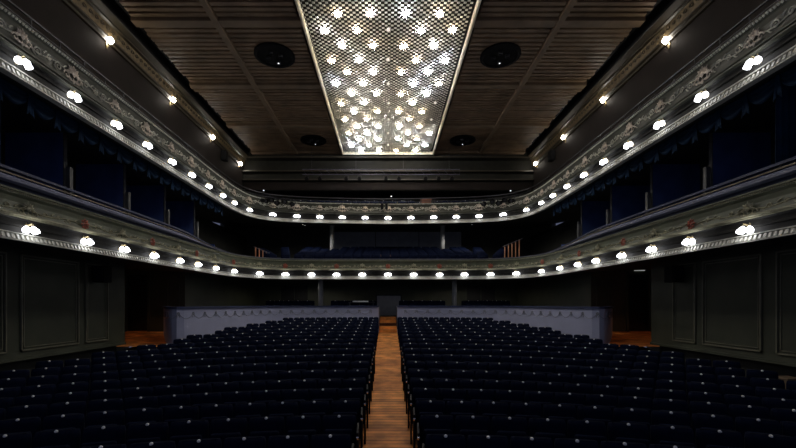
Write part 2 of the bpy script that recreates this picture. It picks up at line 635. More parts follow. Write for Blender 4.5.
# ------------------------------------------------------------------ balcony slabs (soffits and floors)
def ring(path, off, xo, yo, hin, hout, name, mat, label, cat, y_from=3.0):
    m = MB()
    n = 150
    P = []
    for k in range(n + 1):
        p, nr, t = path.at(path.L * k / n)
        q = p + nr * off
        # ray outwards to the rectangle
        ts = []
        if abs(nr.x) > 1e-4:
            ts.append(((xo if nr.x > 0 else -xo) - q.x) / nr.x)
        if nr.y > 1e-4:
            ts.append((yo - q.y) / nr.y)
        tt = min(a for a in ts if a > 0)
        hit = q + nr * tt
        sidehit = 'r' if abs(hit.y - yo) < 1e-3 else ('x' if hit.x > 0 else 'm')
        P.append((q, hit, sidehit))
    for k in range(n):
        a, ah, s1 = P[k]
        b, bh, s2 = P[k + 1]
        i = len(m.v)
        m.v += [tuple(W(a.x, a.y, hin)), tuple(W(b.x, b.y, hin)), tuple(W(bh.x, bh.y, hout(bh))), tuple(W(ah.x, ah.y, hout(ah)))]
        if s1 != s2:
            c = Vector((-xo if 'm' in (s1, s2) else xo, yo, 0))
            m.v.append(tuple(W(c.x, c.y, hout(c))))
            m.f.append((i, i + 1, i + 2, i + 4, i + 3))
        else:
            m.f.append((i, i + 1, i + 2, i + 3))
    return tag(m.build(name, mat), label, cat, kind='structure')


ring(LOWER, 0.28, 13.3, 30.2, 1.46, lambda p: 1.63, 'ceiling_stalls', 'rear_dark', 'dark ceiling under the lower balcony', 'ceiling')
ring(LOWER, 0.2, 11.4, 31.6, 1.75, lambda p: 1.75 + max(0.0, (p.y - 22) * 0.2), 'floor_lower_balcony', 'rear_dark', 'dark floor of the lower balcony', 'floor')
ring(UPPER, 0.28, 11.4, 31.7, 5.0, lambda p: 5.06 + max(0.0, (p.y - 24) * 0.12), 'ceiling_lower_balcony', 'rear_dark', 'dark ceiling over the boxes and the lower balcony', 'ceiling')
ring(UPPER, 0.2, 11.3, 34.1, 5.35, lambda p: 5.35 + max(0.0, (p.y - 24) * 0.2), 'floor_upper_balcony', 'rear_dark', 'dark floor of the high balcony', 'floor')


# ------------------------------------------------------------------ balcony fronts
def scroll_unit(h0, amp, half, mir):
    """polylines (ds, h) of a pair of curling tendrils between two crests"""
    out = []
    # the running stem
    out.append([(-half + 2 * half * k / 10, h0 + amp * 0.35 * math.sin(PI * 2 * k / 10) * mir) for k in range(11)])
    for cx, sg, r0 in ((-0.5 * half, 1, amp * 0.62), (0.05 * half, -1, amp * 0.5), (0.52 * half, 1, amp * 0.62)):
        pl = []
        for k in range(15):
            a = k * 0.62
            r = r0 * (1 - k / 17.0)
            pl.append((cx + r * math.cos(a) * sg * mir, h0 + sg * mir * amp * 0.12 + r * math.sin(a)))
        out.append(pl)
    for cx, sg in ((-0.78 * half, -1), (-0.25 * half, 1), (0.3 * half, -1), (0.8 * half, 1)):
        out.append([(cx + 0.09 * k / 3, h0 + sg * amp * (0.25 + 0.5 * math.sin(k / 3 * 1.6))) for k in range(4)])
    return out


def crest_mesh(kind):
    """shell crest or round rosette; local x along the front, y outwards from the hall, z up"""
    m = MB()
    if kind == 'crest':
        for k in range(9):
            a = PI * k / 8
            r = 0.17 if k % 2 == 0 else 0.14
            d = Vector((math.cos(a), 0, math.sin(a)))
            s = Vector((-math.sin(a), 0, math.cos(a)))
            m.octa(d * r * 0.62 + Vector((0, -0.03, 0)), d * r * 0.5, s * 0.034, Vector((0, 0.035, 0)))
        m.octa((0, -0.04, 0), Vector((0.06, 0, 0)), Vector((0, 0, 0.075)), Vector((0, 0.045, 0)))
        for sg in (-1, 1):
            pl = []
            for k in range(12):
                a = k * 0.6
                r = 0.085 * (1 - k / 14)
                pl.append(Vector((sg * (0.16 + r * math.cos(a)), -0.02, -0.09 + r * math.sin(a))))
            m.tube(pl, 0.016, 5)
            m.octa((sg * 0.08, -0.02, -0.13), Vector((0.08, 0, -0.02)), Vector((0, 0, 0.03)), Vector((0, 0.03, 0)))
        m.octa((0, -0.03, -0.15), Vector((0.035, 0, 0)), Vector((0, 0, 0.08)), Vector((0, 0.03, 0)))
    else:
        for ring_r, n, sz in ((0.105, 8, 0.055), (0.055, 6, 0.04)):
            for k in range(n):
                a = 2 * PI * k / n + ring_r
                d = Vector((math.cos(a), 0, math.sin(a)))
                s = Vector((-math.sin(a), 0, math.cos(a)))
                m.octa(d * ring_r + Vector((0, -0.03 - (0.11 - ring_r) * 0.4, 0)), d * sz, s * sz * 0.7, Vector((0, 0.03, 0)))
        m.octa((0, -0.06, 0), Vector((0.03, 0, 0)), Vector((0, 0, 0.03)), Vector((0, 0.03, 0)))
    return m


def balcony(path, name, label, prof_parts, dentil, scroll_h, scroll_amp, scroll_o, lamps, orn, bead, mats):
    root = empty(name, W(0, path.at(path.L / 2)[0].y, prof_parts[0][1][0][1]))
    tag(root, label, 'balcony')
    inv = Matrix.Translation(-Vector(root.location))

    def add(m, nm, mat, smooth=False):
        m.v = [tuple(Vector(v) - root.location) for v in m.v]
        return m.build(nm, mat, root, smooth)
    for nm, prof, mat in prof_parts:
        add(path.sweep(prof), nm, mat)
    # dentil course on the lip
    (o0, h0), (o1, h1), pitch = dentil
    m = MB()
    rows = []
    s = 0.1
    while s < path.L - 0.1:
        for ds, raised in ((-0.27, False), (-0.269, True), (0.269, True), (0.27, False)):
            p, nr, t = path.at(s + ds * pitch)
            a = p + nr * (o0 + 0.006) + Vector((0, 0, h0 + EYE))
            b = p + nr * (o1 + 0.006) + Vector((0, 0, h1 + EYE))
            d = nr * (-0.05 if raised else -0.006)
            rows.append([a, a + d, b + d, b])
        s += pitch
    m.quad_grid(rows)
    add(m, 'dentil_trim', mats['dentil'])
    # bead moulding
    m = MB()
    s = 0.0
    while s < path.L:
        p, nr, t = path.at(s)
        m.octa(p + nr * bead[0] + Vector((0, 0, bead[1] + EYE)), t * bead[2], nr * bead[2], Vector((0, 0, bead[2] * 1.1)))
        s += bead[2] * 2.3
    add(m, 'bead_moulding', mats['bead'])
    # scrollwork between the crests
    m = MB()
    for i in range(len(lamps) - 1):
        mid = (lamps[i] + lamps[i + 1]) / 2
        half = (lamps[i + 1] - lamps[i]) / 2 - 0.16
        for pl in scroll_unit(scroll_h, scroll_amp, half, 1 if i % 2 else -1):
            pts = []
            for ds, h in pl:
                p, nr, t = path.at(mid + ds)
                pts.append(p + nr * scroll_o(h) + Vector((0, 0, h + EYE)))
            n = len(pts)
            m.tube(pts, [0.019 - 0.008 * k / n for k in range(n)], 4)
    add(m, 'scrollwork', mats['scroll'])
    meshes = {k: crest_mesh(k).fixed().mesh(k, mats[k]) for k in ('crest', 'rosette')}
    for i, s in enumerate(lamps):
        kind = orn(i)
        p, nr, t = path.at(s)
        o = bpy.data.objects.new('shell_crest' if kind == 'crest' else 'rosette', meshes[kind])
        COL.objects.link(o)
        o.parent = root
        o.location = p + nr * (scroll_o(scroll_h) - 0.01) + Vector((0, 0, scroll_h + 0.02 + EYE)) - root.location
        o.rotation_euler = (0, 0, math.atan2(t.y, t.x))
        sc = 1.25 if (kind == 'crest' and i % 2) else 1.0
        o.scale = (sc, 1, sc)
    return root, add


def mirrored_lamps(path, offs, centre, extra):
    mid = path.L / 2
    s = sorted(path.find_ratio(o / 400.0) for o in offs)
    s = [a for a in s] + [s[-1] + extra * (k + 1) for k in range(4)]
    s = [a for a in s if a < path.L - 0.2]
    left = [path.L - a for a in reversed(s)]
    return left + ([mid] if centre else []) + s


U_L = mirrored_lamps(UPPER, [366, 312, 272, 240, 215, 196, 178.5, 165, 153, 138.3, 115, 91.3, 68, 45.5, 22.5], True, 1.52)
L_L = mirrored_lamps(LOWER, [358, 301, 263, 233, 208, 189, 171.5, 153.5, 129, 102.6, 76.7, 51, 25.6], True, 1.6)

upper_parts = [
    ('fascia', [(0.03, 6.12), (-0.005, 6.08), (0.03, 6.05), (0.07, 5.95), (0.09, 5.8), (0.085, 5.7), (0.06, 5.62)], 'upper_paint'),
    ('top_moulding', [(0.30, 5.5), (0.30, 6.16), (0.05, 6.17), (-0.03, 6.16), (-0.03, 6.12), (0.03, 6.12)], 'upper_paint'),
    ('fascia_moulding', [(0.06, 5.62), (0.01, 5.60), (0.01, 5.57), (0.05, 5.555), (0.05, 5.53), (0.0, 5.52), (0.0, 5.49), (0.10, 5.48)], 'upper_paint'),
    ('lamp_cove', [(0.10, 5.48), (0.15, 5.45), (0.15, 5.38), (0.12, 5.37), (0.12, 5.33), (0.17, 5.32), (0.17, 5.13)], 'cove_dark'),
    ('lip_moulding', [(0.17, 5.13), (0.07, 5.12), (0.07, 5.09), (0.13, 5.08), (0.09, 4.955), (0.05, 4.95), (0.05, 4.92), (0.30, 4.96), (0.30, 5.02)], 'cream'),
]


def u_off(h):
    return 0.065


ub, uadd = balcony(UPPER, 'upper_balcony', 'high curved balcony front with gilt scrollwork, directly under the ceiling', upper_parts,
                   ((0.13, 5.075), (0.092, 4.965), 0.115), 5.83, 0.165, u_off, U_L, lambda i: 'crest', (-0.02, 6.11, 0.035),
                   {'dentil': 'cream', 'bead': 'relief', 'scroll': 'relief', 'crest': 'relief_pink', 'rosette': 'relief_pink'})
# handrail with posts
m = UPPER.sweep([(0.10, 6.46), (0.14, 6.46), (0.14, 6.50), (0.10, 6.50)], close=True)
m2 = UPPER.sweep([(0.11, 6.30), (0.13, 6.30), (0.13, 6.32), (0.11, 6.32)], close=True)
uadd(join(m, m2), 'handrail', 'dark_metal')
post_m = MB()
post_m.tube([(0, 0, 0), (0, 0, 0.33)], 0.014, 5)
post_me = post_m.mesh('rail_post', 'dark_metal')
s = 0.4
while s < UPPER.L:
    p, nr, t = UPPER.at(s)
    o = bpy.data.objects.new('rail_post', post_me)
    COL.objects.link(o)
    o.parent = ub
    o.location = p + nr * 0.12 + Vector((0, 0, EYE + 6.15)) - ub.location
    s += 0.8

lower_parts = [
    ('fascia', [(0.10, 2.44), (0.075, 2.39), (0.12, 2.33), (0.135, 2.22), (0.12, 2.09), (0.07, 1.98)], 'lower_paint'),
    ('top_moulding', [(0.16, 2.50), (0.06, 2.49), (0.06, 2.45), (0.10, 2.44)], 'lower_paint'),
    ('fascia_moulding', [(0.07, 1.98), (0.0, 1.965), (0.0, 1.93), (0.05, 1.92), (0.05, 1.90), (0.12, 1.89)], 'relief_green'),
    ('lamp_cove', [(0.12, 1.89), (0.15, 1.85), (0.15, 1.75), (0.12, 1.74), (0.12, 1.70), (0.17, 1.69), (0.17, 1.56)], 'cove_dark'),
    ('lip_moulding', [(0.17, 1.56), (0.07, 1.55), (0.07, 1.525), (0.13, 1.515), (0.09, 1.405), (0.05, 1.40), (0.05, 1.375), (0.30, 1.40), (0.30, 1.48)], 'cream'),
]
lb, ladd = balcony(LOWER, 'lower_balcony', 'lower curved balcony front, olive green with red rosettes, above the stalls', lower_parts,
                   ((0.13, 1.512), (0.092, 1.415), 0.115), 2.09, 0.10, lambda h: 0.12 - abs(h - 2.18) * 0.15, L_L,
                   lambda i: 'crest' if i % 2 == 0 else 'rosette', (0.075, 2.42, 0.022),
                   {'dentil': 'cream', 'bead': 'relief_green', 'scroll': 'relief_green', 'crest': 'relief_green', 'rosette': 'rosette_red'})


def rail_blend(p, o, h):           # the box parapet is higher at the sides than round the back
    u = max(0.0, min(1.0, (p.y - 15.0) / 6.0))
    u = u * u * (3 - 2 * u)
    return o, 2.46 + (h - 2.46) * (1 - 0.8 * u)


ladd(LOWER.sweep([(0.30, 1.75), (0.30, 2.66), (0.22, 2.66), (0.22, 2.46)], blend=rail_blend), 'parapet_back', 'rail_blue')
ladd(LOWER.sweep([(0.14, 2.60), (0.09, 2.65), (0.09, 2.71), (0.14, 2.76), (0.3, 2.76), (0.3, 2.60)], blend=rail_blend), 'padded_rail', 'rail_lilac')
ladd(LOWER.sweep([(0.16, 2.80), (0.20, 2.80), (0.20, 2.835), (0.16, 2.835)], blend=rail_blend, close=True), 'brass_rail', 'rail_gold')
ladd(LOWER.sweep([(0.18, 2.90), (0.27, 2.90), (0.27, 2.96), (0.18, 2.96)], blend=rail_blend, close=True), 'top_rail', 'rail_blue')
post_m = MB()
post_m.tube([(0, 0, 0), (0, 0, 0.19)], 0.014, 5)
post_me = post_m.mesh('rail_bracket', 'dark_metal')
s = 0.5
while s < LOWER.L:
    p, nr, t = LOWER.at(s)
    a = rail_blend(p, 0.2, 2.74)[1]
    b = rail_blend(p, 0.2, 2.93)[1]
    o = bpy.data.objects.new('rail_bracket', post_me)
    COL.objects.link(o)
    o.parent = lb
    o.location = p + nr * 0.2 + Vector((0, 0, EYE + a)) - lb.location
    o.scale = (1, 1, (b - a) / 0.19)
    s += 1.2


# ------------------------------------------------------------------ balcony lamps
def make_lamp():
    """local x along the front, -y towards the hall, origin on the cove behind the lamp"""
    root = empty('balcony_lamp')
    m = MB()
    m.lathe([(0.05, 0), (0.05, 0.015), (0.03, 0.03)], 10, Matrix.Rotation(PI / 2, 4, 'X'))
    m.build('wall_plate', 'gold', root)
    prof = [(0.02, 0.025), (0.045, 0.0), (0.068, -0.04), (0.074, -0.08), (0.068, -0.11), (0.03, -0.12)]
    for i, (x, y, z, tx, ty) in enumerate(((-0.10, -0.15, 0.03, 0.35, -0.25), (0.10, -0.15, 0.03, -0.35, -0.25), (0.0, -0.21, 0.04, 0.0, -0.35))):
        a = MB()
        a.tube([(0, -0.02, 0.0), (x * 0.4, -0.08, 0.10), (x * 0.85, y * 0.9, 0.13), (x, y, z + 0.03)], 0.011, 5)
        arm = a.build('arm', 'gold', root)
        s = MB()
        M = Matrix.Translation((x, y, z)) @ Matrix.Rotation(tx, 4, 'Y') @ Matrix.Rotation(ty, 4, 'X')
        s.lathe(prof, 10, M)
        s.build('glass_shade', 'shade_glow', root, smooth=True)
    return root


lamp_proto = make_lamp()
kids = children_of()
first = True


def place_lamps(path, lst, h, off, level):
    global first
    n = len(lst)
    mid = path.L / 2
    for i, s in enumerate(lst):
        p, nr, t = path.at(s)
        if first:
            o = lamp_proto
            first = False
        else:
            o = copy_tree(lamp_proto, kids)
        o.location = p + nr * off + Vector((0, 0, EYE + h))
        o.rotation_euler = (0, 0, math.atan2(t.y, t.x))
        k = abs(i - n // 2)
        if k == 0:
            lab = 'white three-shade lamp at the centre of the %s balcony, above the aisle' % level
        else:
            lab = 'white three-shade lamp on the %s balcony, %s to the %s of its centre lamp' % (
                level, ORD[k - 1], 'left' if i < n // 2 else 'right')
        tag(o, lab, 'lamp', '%s balcony lamps' % level)


place_lamps(UPPER, U_L, 5.30, 0.17, 'upper')
place_lamps(LOWER, L_L, 1.66, 0.17, 'lower')

# ------------------------------------------------------------------ ceiling
H = 10.2
m = MB()
m.box(-10.4, 10.4, 2.0, 34.2, EYE + 11.0, EYE + 11.2)
for sd in (-1, 1):
    x0, x1 = sorted((sd * 3.14, sd * 9.6))
    m.box(x0, x1, 2.0, 27.4, EYE + H + 0.25, EYE + H + 0.3)
ceil = m.build('ceiling', 'black')
tag(ceil, 'dark slatted timber ceiling around the crystal canopy', 'ceiling', kind='structure')
YB = [2.0, 6.2, 10.3, 14.5, 18.75, 22.95, 27.0]
XB = [3.14, 6.2, 9.15]
for sd in (-1, 1):
    for i in range(len(YB) - 1):
        for j in range(2):
            m = MB()
            ya, yb = YB[i] + 0.16, YB[i + 1] - 0.16
            n = 15
            xa, xb = XB[j] + 0.10, XB[j + 1] - (0.12 if j == 0 else 0.0)
            for k in range(n):
                y0_ = ya + (yb - ya) * k / n
                y1_ = ya + (yb - ya) * (k + 0.64) / n
                jit = (random.uniform(-0.05, 0.06) + (0.16 if i % 2 == 0 and k < 2 else 0)) if j == 1 else 0
                x0, x1 = sorted((sd * xa, sd * (xb + jit)))
                dz = random.uniform(-0.006, 0.006)
                m.box(x0, x1, y0_, y1_, EYE + H + 0.02 + dz, EYE + H + 0.17)
                x0, x1 = sorted((sd * xa, sd * (xb - 0.05)))
                m.box(x0, x1, y1_, ya + (yb - ya) * (k + 1) / n, EYE + H + 0.15, EYE + H + 0.18)
            m.build('slat_panel', 'slat_wood', ceil)
    for y in YB[1:]:
        m = MB()
        x0, x1 = sorted((sd * 3.14, sd * 9.22))
        m.box(x0, x1, y - 0.17, y + 0.17, EYE + H - 0.07, EYE + H + 0.15)
        m.build('cross_beam', 'beam_wood', ceil)
    m = MB()
    x0, x1 = sorted((sd * 6.1, sd * 6.32))
    m.box(x0, x1, 2, 27.1, EYE + H - 0.10, EYE + H + 0.15)
    m.build('long_beam', 'beam_wood', ceil)
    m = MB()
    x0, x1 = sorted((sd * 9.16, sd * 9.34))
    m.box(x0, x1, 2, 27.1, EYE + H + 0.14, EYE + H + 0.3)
    m.build('painted_shade_board', 'black', ceil)  # black board put in as the shade of the ceiling edge gap

# round light ports in the ceiling
for i, (x, y, r) in enumerate(((-4.66, 16.45, 0.82), (4.62, 16.45, 0.82), (-4.66, 25.0, 0.8), (4.66, 25.0, 0.8))):
    root = empty('ceiling_port', W(x, y, H))
    tag(root, 'round black light port in the ceiling, %s %s of the crystal canopy' % ('near' if y < 20 else 'far', 'left' if x < 0 else 'right'), 'light port', 'round ceiling ports')
    m = MB()
    m.lathe([(r, 0.02), (r, -0.05), (r * 0.86, -0.08), (r * 0.84, -0.05), (r * 0.80, 0.0)], 28)
    m.build('rim', 'black', root, smooth=False)
    m = MB()
    m.lathe([(r * 0.80, -0.02), (r * 0.5, -0.04), (0.02, -0.045)], 24)
    m.build('bowl', 'black', root)
    for k, (dx, dy) in enumerate(((0.08, 0.42), (0.32, -0.1), (-0.35, 0.05), (-0.1, -0.35))):
        m = MB()
        m.lathe([(0.10, 0.0), (0.10, -0.10), (0.085, -0.10), (0.08, -0.06)], 10, Matrix.Translation((dx * r, dy * r, -0.03)))
        c = m.build('downlight', 'dark_metal', root)
        if k < 1:
            m = MB()
            m.lathe([(0.032, -0.085), (0.02, -0.105)], 8, Matrix.Translation((dx * r, dy * r, -0.03)))
            m.build('lens', 'port_lens', c)

# ------------------------------------------------------------------ crystal canopy
ch = empty('crystal_chandelier', W(0, 19, H))
tag(ch, 'long rectangular crystal bead canopy with glare-spiked lamps set in the ceiling', 'chandelier')
CY0, CY1, CX = 9.5, 27.0, 3.02


def chadd(m, nm, mat, smooth=False):
    m.v = [tuple(Vector(v) - ch.location) for v in m.v]
    return m.build(nm, mat, ch, smooth)


m = MB()
for q in ((-CX - 0.1, -CX + 0.02, CY0, CY1 + 0.1), (CX - 0.02, CX + 0.1, CY0, CY1 + 0.1)):
    m.box(q[0], q[1], q[2], q[3], EYE + H - 0.10, EYE + H + 0.06)
    m.box(q[0] + 0.03, q[1] - 0.03, q[2], q[3], EYE + H - 0.14, EYE + H - 0.10)
m.box(-CX - 0.1, CX + 0.1, CY1 - 0.02, CY1 + 0.1, EYE + H - 0.10, EYE + H + 0.06)
m.box(-CX - 0.07, CX + 0.07, CY1 + 0.01, CY1 + 0.07, EYE + H - 0.14, EYE + H - 0.10)
m.box(-CX - 0.1, CX + 0.1, CY0 - 0.1, CY0 + 0.02, EYE + H - 0.10, EYE + H + 0.06)
chadd(m, 'frame', 'frame_gold')
m = MB()
m.box(-CX - 0.1, CX + 0.1, CY0 - 0.1, CY1 + 0.1, EYE + H + 0.60, EYE + H + 0.65)
m.box(-CX - 0.12, -CX - 0.06, CY0, CY1, EYE + H, EYE + H + 0.6)
m.box(CX + 0.06, CX + 0.12, CY0, CY1, EYE + H, EYE + H + 0.6)
m.box(-CX, CX, CY1 + 0.04, CY1 + 0.1, EYE + H, EYE + H + 0.6)
chadd(m, 'housing', 'pocket')
# the bead net: beads on two diagonal families
m = MB()
g = 0.112
d1 = Vector((1, 1, 0)).normalized()
d2 = Vector((1, -1, 0)).normalized()
nx = int(2 * CX / g)
ny = int((CY1 - CY0) / g)
for j in range(ny):
    for i in range(nx):
        if (i + j) % 2:
            continue
        x = -CX + 0.04 + g * i
        y = CY0 + 0.04 + g * j
        z = EYE + H + random.uniform(-0.01, 0.01)
        a = random.uniform(-0.25, 0.25)
        m.octa((x, y, z), d1 * 0.068, d2 * 0.068, Vector((0.01 * a, 0.02 * a, 0.03)))
chadd(m, 'bead_net', 'crystal')['kind'] = 'stuff'


def star_mesh(r, glare_spike, n, mat):
    m = MB()
    bm = bmesh.new()
    bmesh.ops.create_icosphere(bm, subdivisions=1, radius=r)
    bm.verts.index_update()
    m.v = [tuple(v.co) for v in bm.verts]
    m.f = [tuple(v.index for v in f.verts) for f in bm.faces]
    bm.free()
    for k in range(n):
        a = 2 * PI * k / n + 0.2
        for el, L in ((0.0, glare_spike), (-0.5, glare_spike * 0.8)):  # glowing spikes model the glare around each lamp
            aa = a + (PI / n if el else 0)
            d = Vector((math.cos(aa) * math.cos(el), math.sin(aa) * math.cos(el), math.sin(el)))
            s = d.cross(Vector((0, 0, 1))).normalized()
            u = s.cross(d)
            b = len(m.v)
            w = 0.0055
            m.v += [tuple(d * r * 0.7 + s * w), tuple(d * r * 0.7 - s * w), tuple(d * r * 0.7 + u * w), tuple(d * L)]
            m.f += [(b, b + 2, b + 3), (b + 2, b + 1, b + 3), (b + 1, b, b + 3)]
    return m.mesh('glare_star_lamp', mat)


star_w = star_mesh(0.040, 0.22, 8, 'star_white')
star_c = star_mesh(0.045, 0.25, 8, 'star_cool')
star_y = star_mesh(0.036, 0.21, 8, 'star_warm')
star_d = star_mesh(0.07, 0.14, 8, 'star_dim')
rows_z = [13.8 + 0.885 * j for j in range(-4, 15)]
for j, y in enumerate(rows_z):
    odd = (j % 2 == 1)
    xs_ = (-2.36, -1.18, 0.0, 1.18, 2.36) if odd else (-1.77, -0.59, 0.59, 1.77)
    for x in xs_:
        r = random.random()
        me = star_d if (x == 0.0 or r < 0.05) else (star_c if r < 0.25 else (star_y if r < 0.5 else star_w))
        o = bpy.data.objects.new('glare_star_lamp', me)
        COL.objects.link(o)
        o.parent = ch
        o.location = W(x + random.uniform(-.05, .05), y + random.uniform(-.05, .05), H - 0.17) - ch.location
        o.rotation_euler = (0, 0, random.uniform(0, PI))

# ------------------------------------------------------------------ wall sconces on the upper walls
sc = empty('wall_sconce')
m = MB()
m.box(-0.05, 0.05, -0.03, 0.0, -0.16, 0.14)
m.build('back_plate', 'gold', sc)
m = MB()
m.tube([(0, -0.02, -0.05), (0, -0.08, -0.10), (0, -0.13, -0.04), (0, -0.15, 0.0)], 0.014, 5)
m.lathe([(0.02, 0), (0.06, 0.02), (0.06, 0.03)], 8, Matrix.Translation((0, -0.15, 0.0)))
m.build('arm', 'gold', sc)
m = MB()
m.lathe([(0.03, 0.0), (0.08, 0.05), (0.105, 0.12), (0.08, 0.19), (0.02, 0.24)], 10, Matrix.Translation((0, -0.15, 0.0)))
m.build('bulb', 'sconce_glow', sc, smooth=True)
kids = children_of()
fs = True
for side in (-1, 1):
    for k, y in enumerate((14.2, 18.35, 22.5, 26.75)):
        if fs:
            o = sc
            fs = False
        else:
            o = copy_tree(sc, kids)
        o.location = W(side * 10.0, y, 9.22)
        o.rotation_euler = (0, 0, -side * PI / 2)
        tag(o, 'bright wall sconce under the %s cornice, %s from the stage' % ('left' if side < 0 else 'right', ORD[k]), 'wall sconce', 'sconces on the upper walls')

# ------------------------------------------------------------------ box partitions, valances and drapes between the two balconies
for side, nm in ((-1, 'left'), (1, 'right')):
    for k, y in enumerate((6.5, 9.1, 11.75, 14.4, 17.0, 19.6)):
        root = empty('box_partition', W(side * 10.3, y, 1.75))
        tag(root, 'dark blue partition between boxes on the %s, %s from the stage' % (nm, ORD[k]), 'partition', 'partitions between the boxes')

        def pb(xa, xb, ya, yb, ha, hb_, name, mat):
            mm = MB()
            x0, x1 = sorted((side * xa, side * xb))
            mm.box(x0, x1, y + ya, y + yb, EYE + ha, EYE + hb_)
            mm.v = [tuple(Vector(v) - root.location) for v in mm.v]
            return mm.build(name, mat, root)
        pb(9.5, 11.2, -0.05, 0.05, 1.76, 5.0, 'panel', 'box_blue')
        pb(9.47, 9.5, -0.06, 0.06, 1.76, 5.0, 'edge_strip', 'box_grey')
        pb(9.30, 9.42, -0.06, 0.06, 1.76, 4.0, 'post', 'box_grey')
        pb(8.5, 9.30, -0.03, 0.03, 1.76, 2.9, 'low_divider', 'box_blue')
    # doors at the back of the boxes
    # swagged valance
    v = empty('swag_valance', W(side * 8.55, 12, 4.95))
    tag(v, 'dark blue swagged valance hanging under the %s side of the high balcony' % nm, 'valance')
    y = 4.0
    k = 0
    while y < 20.2:
        wd = 0.78
        rows = []
        for a in range(9):
            u = a / 8
            drop = 4 * u * (1 - u)
            row = []
            for b in range(13):
                q = b / 12
                fold = 0.028 * math.sin(q * PI * 5) * (0.35 + drop)
                h = 4.97 - q * (0.16 + 0.27 * drop)
                row.append(W(side * (8.5 - fold - 0.05 * drop * math.sin(q * PI)), y + u * wd, h) - v.location)
            rows.append(row)
        mm = MB()
        mm.quad_grid(rows)
        mm.build('swag', 'drape_blue', v, smooth=True)
        rows = []
        for b in range(7):
            q = b / 6
            rows.append([W(side * (8.46 + 0.03 * math.sin(a * 2.0)), y + wd + (a - 3) * 0.022 * (0.5 + q), 4.97 - 0.42 * q - 0.05 * abs(a - 3) * q) - v.location for a in range(7)])
        mm = MB()
        mm.quad_grid(rows)
        mm.build('tail', 'drape_blue', v, smooth=True)
        y += wd
    # full drape at the first box
    root = empty('box_curtain', W(side * 9.0, 9.0, 2.4))
    tag(root, 'dark teal curtain hanging at the %s edge beside the nearest box' % nm, 'curtain', 'curtains at the nearest boxes')
    rows = []
    for b in range(10):
        q = b / 9
        row = []
        for a in range(33):
            u = a / 32
            x = 8.45 + u * 0.85
            yy = 8.72 + 0.05 * math.sin(u * PI * 12) * (0.6 + 0.4 * q)
            row.append(W(side * x, yy, 4.98 - q * 3.2) - root.location)
        rows.append(row)
    mm = MB()
    mm.quad_grid(rows)
    mm.build('drape', 'drape_blue', root, smooth=True)

# ------------------------------------------------------------------ white parapet at the back of the stalls
PAR = [(0.52, 22.3), (2.8, 22.15), (4.6, 21.75), (5.9, 20.85), (6.6, 19.6), (7.05, 18.2), (7.5, 16.8), (7.95, 15.6), (8.35, 15.45), (9.0, 16.2), (10.1, 18.0)]


def curve(points, step=0.15):
    P = [Vector((x, y, 0)) for x, y in points]
    out = []
    for i in range(len(P) - 1):
        p0 = P[i - 1] if i else P[i] * 2 - P[i + 1]
        p3 = P[i + 2] if i + 2 < len(P) else P[i + 1] * 2 - P[i]
        p1, p2 = P[i], P[i + 1]
        n = max(2, int((p2 - p1).length / step))
        for k in range(n):
            t = k / n
            out.append(0.5 * ((2 * p1) + (p2 - p0) * t + (2 * p0 - 5 * p1 + 4 * p2 - p3) * t * t + (3 * p1 - p0 - 3 * p2 + p3) * t * t * t))
    out.append(P[-1])
    return out


